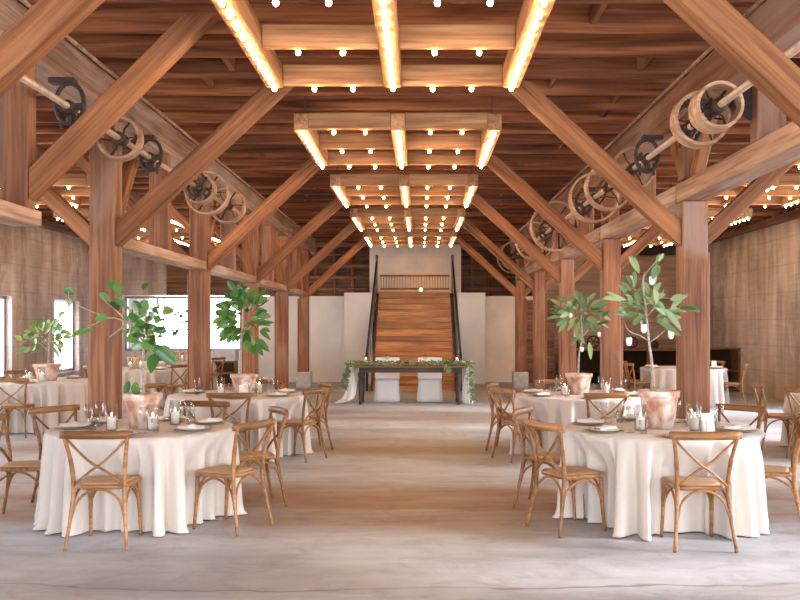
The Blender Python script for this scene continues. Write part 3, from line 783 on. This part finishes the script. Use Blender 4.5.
for key, (tx, ty, tr, nm) in TBL.items():
    chs = [(math.radians(a), d) for a, d, _ in CHAIRS[key]]
    t = empty('round_table', (tx, ty, 0))
    obj('tabletop', lathe(bmesh.new(), [(tr-.08, .73), (tr-.07, .745), (tr-.08, .757)], 48), 'table_wood', t)
    obj('pedestal', lathe(bmesh.new(), [(.3, 0), (.3, .03), (.05, .06), (.05, .73)], 16), 'table_wood', t)
    tag(t, 'round dining table hidden under cloth, the %s' % nm, 'table')
    cl = obj('tablecloth', cloth_mesh(tr, hash(key[0])*0+ord(key[0])*10+int(key[1]), chs), 'cloth', None, True)
    cl.location = (tx, ty, .003)
    tag(cl, 'floor-length cream cloth draped over the %s' % nm, 'tablecloth')
    for a, d, lab in CHAIRS[key]:
        ar = math.radians(a)
        put_chair(tx+d*math.cos(ar), ty+d*math.sin(ar), ar+PI, 'brown cross-back chair at the %s, %s' % (POS[key]+' table', lab))
    # settings
    SIDE = {}
    azs = [a for a, _, _ in CHAIRS[key]]
    if key in ('L1', 'R1', 'L2', 'R2'):
        for a in {'L1': (88+70,), 'R1': (95,), 'L2': (), 'R2': (-20, 35)}[key]:
            if all(abs((a-b_+180) % 360-180) > 35 for b_ in azs): azs.append(a)
    def sec(a):
        a = a % 360
        names = ['right side', 'rear right side', 'rear side', 'rear left side', 'left side', 'near left side', 'near side', 'near right side']
        return names[int(((a+22.5) % 360)//45)]
    seen = {}
    small = key not in ('L1', 'R1', 'L2', 'R2')
    for a in azs:
        s_ = sec(a)
        if s_ in seen: s_ = s_+', second place'
        seen[s_] = 1
        ar = math.radians(a); rr = tr-.21
        px, py = tx+rr*math.cos(ar), ty+rr*math.sin(ar)
        T_ = 'the '+POS[key]+' table'
        ch = put('charger', 'charger_plate', (px, py, ZT), 'tan charger plate on %s, %s' % (T_, s_), 'charger')
        pl = put('plate', 'dinner_plate', (px, py, ZT+.008), 'white dinner plate on %s, %s' % (T_, s_), 'plate')
        nk = put('napkin', 'napkin', (px, py, ZT+.01), 'cream folded napkin on the plate of %s, %s' % (T_, s_), 'napkin', rz=ar+.3)
        g1 = ar+.30; rg = tr-.34
        if not small:
            put('glass', 'wine_glass', (tx+rg*math.cos(g1), ty+rg*math.sin(g1), ZT), 'clear wine glass on %s, %s' % (T_, s_), 'glass')
            g1 = ar+.52
            put('tumbler', 'water_glass', (tx+(rg-.02)*math.cos(g1), ty+(rg-.02)*math.sin(g1), ZT), 'clear water tumbler on %s, %s' % (T_, s_), 'glass')
    for i, (a, rr) in enumerate({'L1': ((-128, .30), (-55, .28), (40, .30)), 'R1': ((-140, .30), (-40, .30), (20, .32)), 'L2': ((-120, .3), (30, .3)), 'R2': ((-150, .3), (-10, .3))}.get(key, ((-100, .28), (-60, .3)))):
        ar = math.radians(a)
        candle(tx+rr*math.cos(ar), ty+rr*math.sin(ar), ZT, 'cream pillar candle in glass on the %s table, %s' % (POS[key], ['left of its pot', 'right of its pot', 'behind its pot'][i]))
# sign cards
for (x, y, lab) in ((-2.20, 10.72, 'small white table card before the pot of second left table'), (2.42, 7.2, 'small white table card right of the front right pot'), (6.15, 17.95, 'white table card on the right aisle table')):
    t = empty('table_card', (x, y, ZT), .2)
    bm = bmesh.new()
    for p in ((( -.055, 0, 0), (.055, 0, 0), (.055, .03, .15), (-.055, .03, .15)), ((-.055, .06, 0), (.055, .06, 0), (.055, .03, .15), (-.055, .03, .15))):
        bm.faces.new([bm.verts.new(q) for q in p])
    o = obj('card', bm, 'card', t); sm = o.modifiers.new('s', 'SOLIDIFY'); sm.thickness = .003
    tag(t, lab, 'card')

# plants ------------------------------------------------------------
x, y = -2.40, 7.45; d = y
cen = wp(140, 335, d)
lv = leaf_set([(69, 290, 1.1), (82, 331, 1.3), (90, 325, .9), (101, 317, .9), (112, 283, 1.2), (118, 287, 1.1), (105, 295, 1.0), (115, 304, 1.4), (120, 300, 1.1), (145, 285, .7), (137, 304, 1.2), (133, 315), (147, 309, 1.2), (149, 318, 1.1), (159, 301, 1.3), (168, 309, 1.2), (155, 325, 1.2), (159, 336), (132, 337, 1.3), (136, 329, 1.2), (144, 341, 1.3), (143, 325, 1.2), (150, 333), (164, 352, 1.6), (169, 351, 1.2), (153, 361, 1.4), (130, 327, 1.1), (138, 345, 1.2), (126, 318, .9), (148, 345, 1.1), (136, 388, 1.0), (127, 387, .9), (141, 335, 1.2), (152, 315, 1.1)], d, cen, .14, .13, .078, extra=1)+leaf_set([(140, 322), (146, 330), (136, 334), (150, 326), (158, 318), (142, 312), (152, 338), (147, 346), (134, 318), (160, 328), (156, 308), (146, 304), (138, 328), (150, 344)], d, cen, .16, .12, .075, extra=2)
plant(x, y, ZT, .155, .30, [wp(144, 397, d), wp(143, 365, d), wp(144, 335, d), wp(146, 310, d)],
      [[wp(144, 342, d), wp(132, 328, d), wp(118, 312, d), wp(104, 300, d), wp(103, 292, d)], [wp(144, 335, d), wp(126, 322, d-.05), wp(108, 318, d-.05), wp(84, 330, d-.05)], [wp(110, 337, d+.05), wp(124, 326, d), wp(137, 315, d), wp(148, 290, d)], [wp(104, 316, d), wp(88, 310, d), wp(70, 300, d), wp(69, 290, d)], [wp(143, 390, d), wp(136, 385, d)], [wp(144, 350, d), wp(156, 348, d), wp(165, 352, d)], [wp(145, 325, d), wp(160, 312, d), wp(170, 308, d)]],
      lv, 'leafy rubber-plant tree in limewashed terracotta pot on the front left table', 'leaf_deep')
x, y = 2.07, 7.45; d = y
cen = wp(647, 315, d)
lv = leaf_set([(634, 259, 1.3), (632, 279, 1.2), (625, 286, .9), (654, 272, 1.3), (660, 258, .8), (612, 296, 1.2), (630, 297), (640, 294), (645, 288), (657, 296, 1.2), (637, 307), (632, 315, 1.1), (640, 318, 1.1), (665, 312, 1.1), (672, 317, 1.2), (669, 326, 1.2), (680, 297, 1.2), (689, 307, 1.2), (652, 305), (660, 303), (627, 305), (622, 312), (676, 310), (648, 298), (636, 300), (655, 287, 1.1), (663, 320)], d, cen, .16, .15, .046, extra=3)
plant(x, y, ZT, .168, .325, [wp(653, 392, d), wp(652, 365, d), wp(649, 342, d), wp(646, 310, d), wp(643, 285, d), wp(645, 272, d)],
      [[wp(644, 278, d), wp(650, 268, d), wp(660, 258, d)], [wp(650, 342, d), wp(641, 336, d), wp(629, 331, d), wp(624, 322, d)], [wp(650, 342, d), wp(660, 335, d), wp(668, 326, d), wp(674, 315, d)], [wp(646, 312, d), wp(636, 303, d), wp(615, 296, d)], [wp(645, 305, d), wp(660, 298, d), wp(682, 300, d)], [wp(646, 318, d), wp(655, 306, d), wp(664, 290, d)]],
      lv, 'slender forked tree in limewashed terracotta pot on the front right table', 'leaf_sage')
for (px, py, lab) in ((629, 341, 'white glass votive hanging lowest left in the front right tree'), (644, 328, 'white glass votive hanging by the trunk of the front right tree'), (671, 334, 'white glass votive hanging on the right of the front right tree'), (652, 280, 'white glass votive hanging near the top of the front right tree')):
    hang_votive(px, py, 7.4, lab)
x, y = -2.27, 11.1; d = y
cen = wp(243, 330, d)
lv = bushy(*wp(243, 318, d), .30, .40, 120, .18, .095)+leaf_set([(231, 284, 1.2), (232, 295), (240, 290), (225, 310, 1.1), (222, 322), (262, 312, 1.2), (266, 322, 1.2), (265, 334), (253, 349, 1.1), (259, 348)], d, cen, .12, .17, .085)
plant(x, y, ZT, .168, .26, [wp(241, 380, d), wp(241, 355, d), wp(242, 330, d), wp(243, 300, d)], [[wp(242, 335, d), wp(252, 325, d), wp(262, 320, d)], [wp(242, 330, d), wp(232, 315, d), wp(230, 295, d)]],
      lv, 'dense broad-leaved tree in terracotta pot on the second left table', 'leaf_deep')
x, y = 2.05, 11.1; d = y
cen = wp(580, 330, d)
lv = bushy(*wp(580, 313, d), .30, .20, 90, .18, .065)+leaf_set([(563, 298, 1.1), (574, 302), (558, 312, 1.2), (603, 322, 1.2), (598, 300, 1.1), (580, 336, 1.1), (590, 349, 1.1), (574, 340), (605, 313)], d, cen, .12, .18, .06)
plant(x, y, ZT, .165, .27, [wp(578, 376, d), wp(579, 355, d), wp(582, 338, d), wp(581, 315, d)], [[wp(582, 338, d), wp(592, 325, d), wp(598, 316, d)], [wp(581, 330, d), wp(570, 318, d), wp(562, 310, d)]],
      lv, 'spreading tree with white stem in terracotta pot, second right table', 'leaf_sage')
for (px, py, lab) in ((571, 315, 'tiny white votive hanging upper left in the second right tree'), (599, 334, 'tiny white votive hanging right in the second right tree'), (582, 349, 'tiny white votive hanging low in the second right tree')):
    hang_votive(px, py, 10.9, lab)
x, y = -6.03, 13.9; d = y
cen = wp(47, 350, d)
lv = bushy(*wp(44, 336, d), .40, .26, 60, .16, .08)+leaf_set([(18, 337, 1.1), (25, 349), (28, 335, 1.1), (35, 352), (56, 320, 1.1), (62, 313, 1.2), (70, 302), (36, 340), (60, 345)], d, cen, .12, .17, .085)
plant(x, y, ZT, .20, .27, [wp(48, 368, d), wp(49, 350, d), wp(50, 335, d), wp(56, 318, d)], [[wp(49, 352, d), wp(38, 342, d), wp(24, 338, d)], [wp(52, 330, d), wp(64, 314, d), wp(70, 303, d)]],
      lv, 'wide bright green tree in terracotta pot by the left windows', 'leaf_fresh')
for (key, label, lm, px) in (('A2', 'small thin tree in terracotta pot on the mid left aisle table', 'leaf_sage', 135), ('A3', 'distant sparse tree in terracotta pot on the rear left table', 'leaf_deep', 180)):
    tx, ty = TBL[key][:2]; tx = (px-CX)/F*ty
    lv = bushy(tx, ty, 1.72, .26, .38, 34, .15, .07)
    plant(tx, ty, ZT, .15, .24, [(tx, ty, .98), (tx+.02, ty, 1.3), (tx, ty, 1.7), (tx+.03, ty, 1.95)], [], lv, label, lm)

# ------------------------------------------------------------------ sweetheart table
YT = 18.0; xc = -.20
t = empty('farm_table', (xc, YT+.4, 0))
obj('top', bx(-1.17, 1.13, -.42, .42, .775, .815, bev=.006), 'brown_board', t)
obj('apron', bx(-1.08, 1.04, -.36, .36, .67, .774), 'table_wood', t)
for sx in (-1.05, 1.01):
    for sy in (-.36, .36):
        obj('leg', lathe(bmesh.new(), [(.028, 0), (.036, .04), (.03, .08), (.042, .3), (.05, .5), (.04, .56), (.055, .60), (.055, .672)], 12, cx=sx, cy=sy), 'table_wood', t, True)
tag(t, 'long dark wooden table set before the stairs', 'table')
# runner over both ends
def runner(name, label, path):
    # gathered gauze: lofted folded bundle along a path of (x, z, half width, half depth)
    bm = bmesh.new(); n = 48; rings = []
    P = smooth_pts([Vector((a, b_, 0)) for a, b_, c, d in path], 4); W = smooth_pts([Vector((c, d, 0)) for a, b_, c, d in path], 4)
    for p, w in zip(P, W):
        r = []
        for k in range(n):
            a = 2*PI*k/n; f = 1+.16*math.sin(8*a)
            r.append(bm.verts.new((p.x+w.x*f*math.cos(a), w.y*f*math.sin(a), p.y)))
        rings.append(r)
    for a, b_ in zip(rings, rings[1:]):
        for k in range(n): bm.faces.new((a[k], a[(k+1) % n], b_[(k+1) % n], b_[k]))
    bm.faces.new(rings[0]); bm.faces.new(rings[-1][::-1]); bmesh.ops.recalc_face_normals(bm, faces=bm.faces[:])
    o = obj(name, bm, 'white_cloth', None, True); o.location = (xc, YT+.4, 0)
    tag(o, label, 'cloth')
runner('gauze_runner', 'white gauze falling from the left end of the long table', [(-1.13, .832, .04, .22), (-1.235, .826, .045, .25), (-1.26, .6, .06, .24), (-1.25, .35, .085, .25), (-1.33, .12, .11, .26), (-1.45, .05, .10, .26), (-1.54, .012, .08, .22)])
runner('gauze_runner', 'white gauze falling from the right end of the long table', [(1.09, .832, .04, .22), (1.195, .826, .045, .25), (1.21, .6, .055, .24), (1.21, .35, .085, .25), (1.22, .01, .11, .26)])
# garland
bm = bmesh.new(); gp = []
for i in range(60):
    u = i/59; gp.append((xc-1.28+2.56*u, YT+.12+.05*math.sin(u*17), .85))
for i in range(22):
    q = i/21; gp.append((xc-1.30-.10*q, YT+.15, .84-.52*q)); gp.append((xc+1.24+.07*q, YT+.15, .84-.78*q))
tube(bm, [(xc-1.40, YT+.15, .34), (xc-1.34, YT+.15, .6), (xc-1.29, YT+.13, .835), (xc-.6, YT+.15, .85), (xc, YT+.12, .84), (xc+.6, YT+.15, .85), (xc+1.25, YT+.13, .84), (xc+1.28, YT+.15, .5), (xc+1.31, YT+.15, .08)], .006, seg=5)
for p in gp:
    for q in range(7):
        pp = Vector(p)+Vector((random.uniform(-.04, .04), random.uniform(-.05, .05), random.uniform(.0, .045)))
        add_leaf(bm, pp, Vector((random.uniform(-1, 1), random.uniform(-1, .6), random.uniform(-.4, .8))), .085, .035)
for q in range(50):
    add_leaf(bm, Vector((xc+.78+random.uniform(-.05, .05), YT-.05, .83-random.uniform(0, .12))), Vector((random.uniform(-1, 1), -.5, random.uniform(-1, 0))), .07, .03)
o = obj('greenery_garland', bm, 'leaf_sage', None, True)
tag(o, 'leafy green garland along the long table trailing over both ends', 'garland')
for px, lab in ((366, 'left candle on the long table before the stairs'), (457, 'right candle on the long table before the stairs')):
    candle((px-CX)/F*18.3, 18.3, .816, lab, 1.1)
for px, py, lab in ((387, 365, 'clear glass standing before the left white chair'), (425, 365, 'clear glass standing before the right white chair')):
    put('glass', 'wine_glass', ((px-CX)/F*18.3, 18.22, .816), lab, 'glass', s=1.1)
# slip-covered chairs
def cover_chair(x, label):
    t = empty('covered_chair', (x, 18.95, 0))
    bm = bmesh.new(); n = 40; rings = []
    for s, z in ((1.08, .004), (1.05, .12), (1.0, .28), (.97, .42), (.95, .47), (.9, .485)):
        r = []
        for k in range(n):
            a = 2*PI*k/n; ca, sa = math.cos(a), math.sin(a)
            w = 1+.03*math.sin(9*a)*(1-z/.5)
            r.append(bm.verts.new((math.copysign(abs(ca)**.35, ca)*.27*s*w, math.copysign(abs(sa)**.35, sa)*.25*s*w, z)))
        rings.append(r)
    for a, b_ in zip(rings, rings[1:]):
        for k in range(n): bm.faces.new((a[k], a[(k+1) % n], b_[(k+1) % n], b_[k]))
    bm.faces.new(rings[0][::-1]); bm.faces.new(rings[-1]); obj('skirt', bm, 'white_cloth', t, True)
    obj('backrest', bx(-.27, .27, .19, .25, .46, .95, bev=.02), 'white_cloth', t)
    tag(t, label, 'chair')
cover_chair((387-CX)/F*18.9, 'white slip-covered chair behind the left half of the long table')
cover_chair((430-CX)/F*18.9, 'white slip-covered chair behind the right half of the long table')

# ------------------------------------------------------------------ right rear: counter and cupboard
t = empty('work_counter', (5.6, 24.2, 0))
obj('top', bx(-1.6, 1.9, -.35, .45, .96, 1.02), 'brown_board', t)
obj('back_panel', bx(-1.6, 1.9, .40, .44, 0, .96), 'book_dark', t)
obj('shelf', bx(-1.55, 1.85, -.3, .4, .35, .39), 'book_dark', t)
for sx in (-1.55, -.4, .75, 1.85): obj('leg', bx(sx-.04, sx+.04, -.33, -.25, 0, .96), 'brown_board', t)
tag(t, 'dark timber work counter behind the right aisle table', 'counter')
for i, (dx, r, h) in enumerate(((-1.2, .10, .22), (-.7, .16, .14), (-.2, .09, .30), (.4, .14, .18), (1.0, .12, .25))):
    w = ['leftmost', 'second from left', 'middle', 'second from right', 'rightmost'][i]
    if i % 2 == 0:
        o = obj('iron_jar', lathe(bmesh.new(), [(r*.7, 0), (r, h*.3), (r*.9, h*.7), (r*.4, h*.85), (r*.5, h)], 16), 'iron', None, True)
        o.location = (5.6+dx, 24.2, 1.02); tag(o, 'dark iron jar on the rear counter, %s item' % w, 'jar')
    else:
        o = obj('gear_wheel', None, None, me=None) if False else None
        bm = bmesh.new(); seg = 24
        for k in range(seg):
            pass
        tube(bm, [(r*math.cos(2*PI*k/24), 0, r+r*math.sin(2*PI*k/24)) for k in range(25)], .025, seg=6)
        for k in range(3): tube(bm, [(r*math.cos(PI*k/3), 0, r+r*math.sin(PI*k/3)), (-r*math.cos(PI*k/3), 0, r-r*math.sin(PI*k/3))], .014, seg=5)
        o = obj('hand_wheel', bm, 'iron', None, True); o.location = (5.6+dx, 24.3, 1.045)
        tag(o, 'old iron hand wheel on the rear counter, %s item' % w, 'wheel')
t = empty('open_cupboard', (7.5, 21.9, 0))
for a in ((-.55, -.5), (.5, .55)): obj('side_panel', bx(a[0], a[1], -.3, .3, 0, 1.06), 'brown_board', t)
obj('top', bx(-.56, .56, -.32, .32, 1.06, 1.10), 'brown_board', t)
obj('back_panel', bx(-.5, .5, .26, .3, 0, 1.06), 'book_dark', t)
obj('shelf', bx(-.5, .5, -.3, .26, .5, .54), 'brown_board', t)
obj('bottom_panel', bx(-.5, .5, -.3, .26, .04, .08), 'brown_board', t)
tag(t, 'low dark open cupboard against the right wall', 'cupboard')

# tall upright plank boards at the alcove edge
o = obj('sliding_door', bx(2.98, 3.9, 24.9, 24.98, 0, 2.4), 'brown_board'); tag(o, 'brown boarded door leaf between the far right posts', 'door')
for i, px in enumerate((212, 222)):
    pass
t = empty('side_cabinet', (wp(221, 380, 23.0).x, 23.6, 0))
obj('body', bx(-.28, .28, -.2, .2, 0, .70), 'brown_board', t); obj('drawer', bx(-.25, .25, -.215, -.2, .4, .66), 'book_dark', t)
obj('drawer', bx(-.25, .25, -.215, -.2, .08, .34), 'book_dark', t); obj('top', bx(-.30, .30, -.22, .22, .70, 1.0), 'concrete_pier', t)
tag(t, 'small brown cabinet seen between the second and third left posts', 'cabinet')

# ------------------------------------------------------------------ light
w = bpy.data.worlds.new('World'); sc.world = w; w.use_nodes = True
bg = w.node_tree.nodes['Background']; bg.inputs[0].default_value = (.88, .93, 1.0, 1); bg.inputs[1].default_value = 10.5
def portal(x, y, z, sx, sy, rot):
    l = bpy.data.lights.new('window_portal', 'AREA'); l.shape = 'RECTANGLE'; l.size = sx; l.size_y = sy; l.cycles.is_portal = True
    o = bpy.data.objects.new('window_portal', l); C.objects.link(o); o.location = (x, y, z); o.rotation_euler = rot
for (a, b_, z0, z1) in Lops: portal(XL-.35, (a+b_)/2, (z0+z1)/2, z1-z0, b_-a, (0, -PI/2, 0))
for (a, b_, z0, z1) in Rops: portal(XR+.35, (a+b_)/2, (z0+z1)/2, z1-z0, b_-a, (0, PI/2, 0))
portal(0, YF-.25, 1.55, 10.4, 3.1, (PI/2, 0, 0))
portal(-6.9, YW+.22, 1.7, 3.8, 2.6, (-PI/2, 0, 0))

sl = bpy.data.lights.new('hazy_sun', 'SUN'); sl.energy = 7.5; sl.angle = math.radians(14); sl.color = (1, .96, .91)
so = bpy.data.objects.new('hazy_sun', sl); C.objects.link(so)
so.rotation_euler = Vector((-1, .16, -.36)).to_track_quat('-Z', 'Y').to_euler()
cam = bpy.data.cameras.new('Camera'); co = bpy.data.objects.new('Camera', cam); C.objects.link(co)
co.location = (0, 0, EYE); co.rotation_euler = (PI/2, 0, 0)
cam.sensor_width = 36; cam.lens = F/800*36; cam.shift_x = -20/800; cam.shift_y = 26/800
cam.clip_start = .05; cam.clip_end = 200
sc.camera = co
sc.view_settings.view_transform = 'Standard'; sc.view_settings.look = 'None'; sc.view_settings.gamma = 1
sc.view_settings.exposure = 0.45; sc.view_settings.use_curve_mapping = False
sc.cycles.use_denoising = True; sc.cycles.max_bounces = 8; sc.cycles.diffuse_bounces = 5; sc.cycles.transparent_max_bounces = 12
sc.cycles.sample_clamp_indirect = 6; sc.cycles.use_light_tree = True
sc.cycles.caustics_reflective = False; sc.cycles.caustics_refractive = False
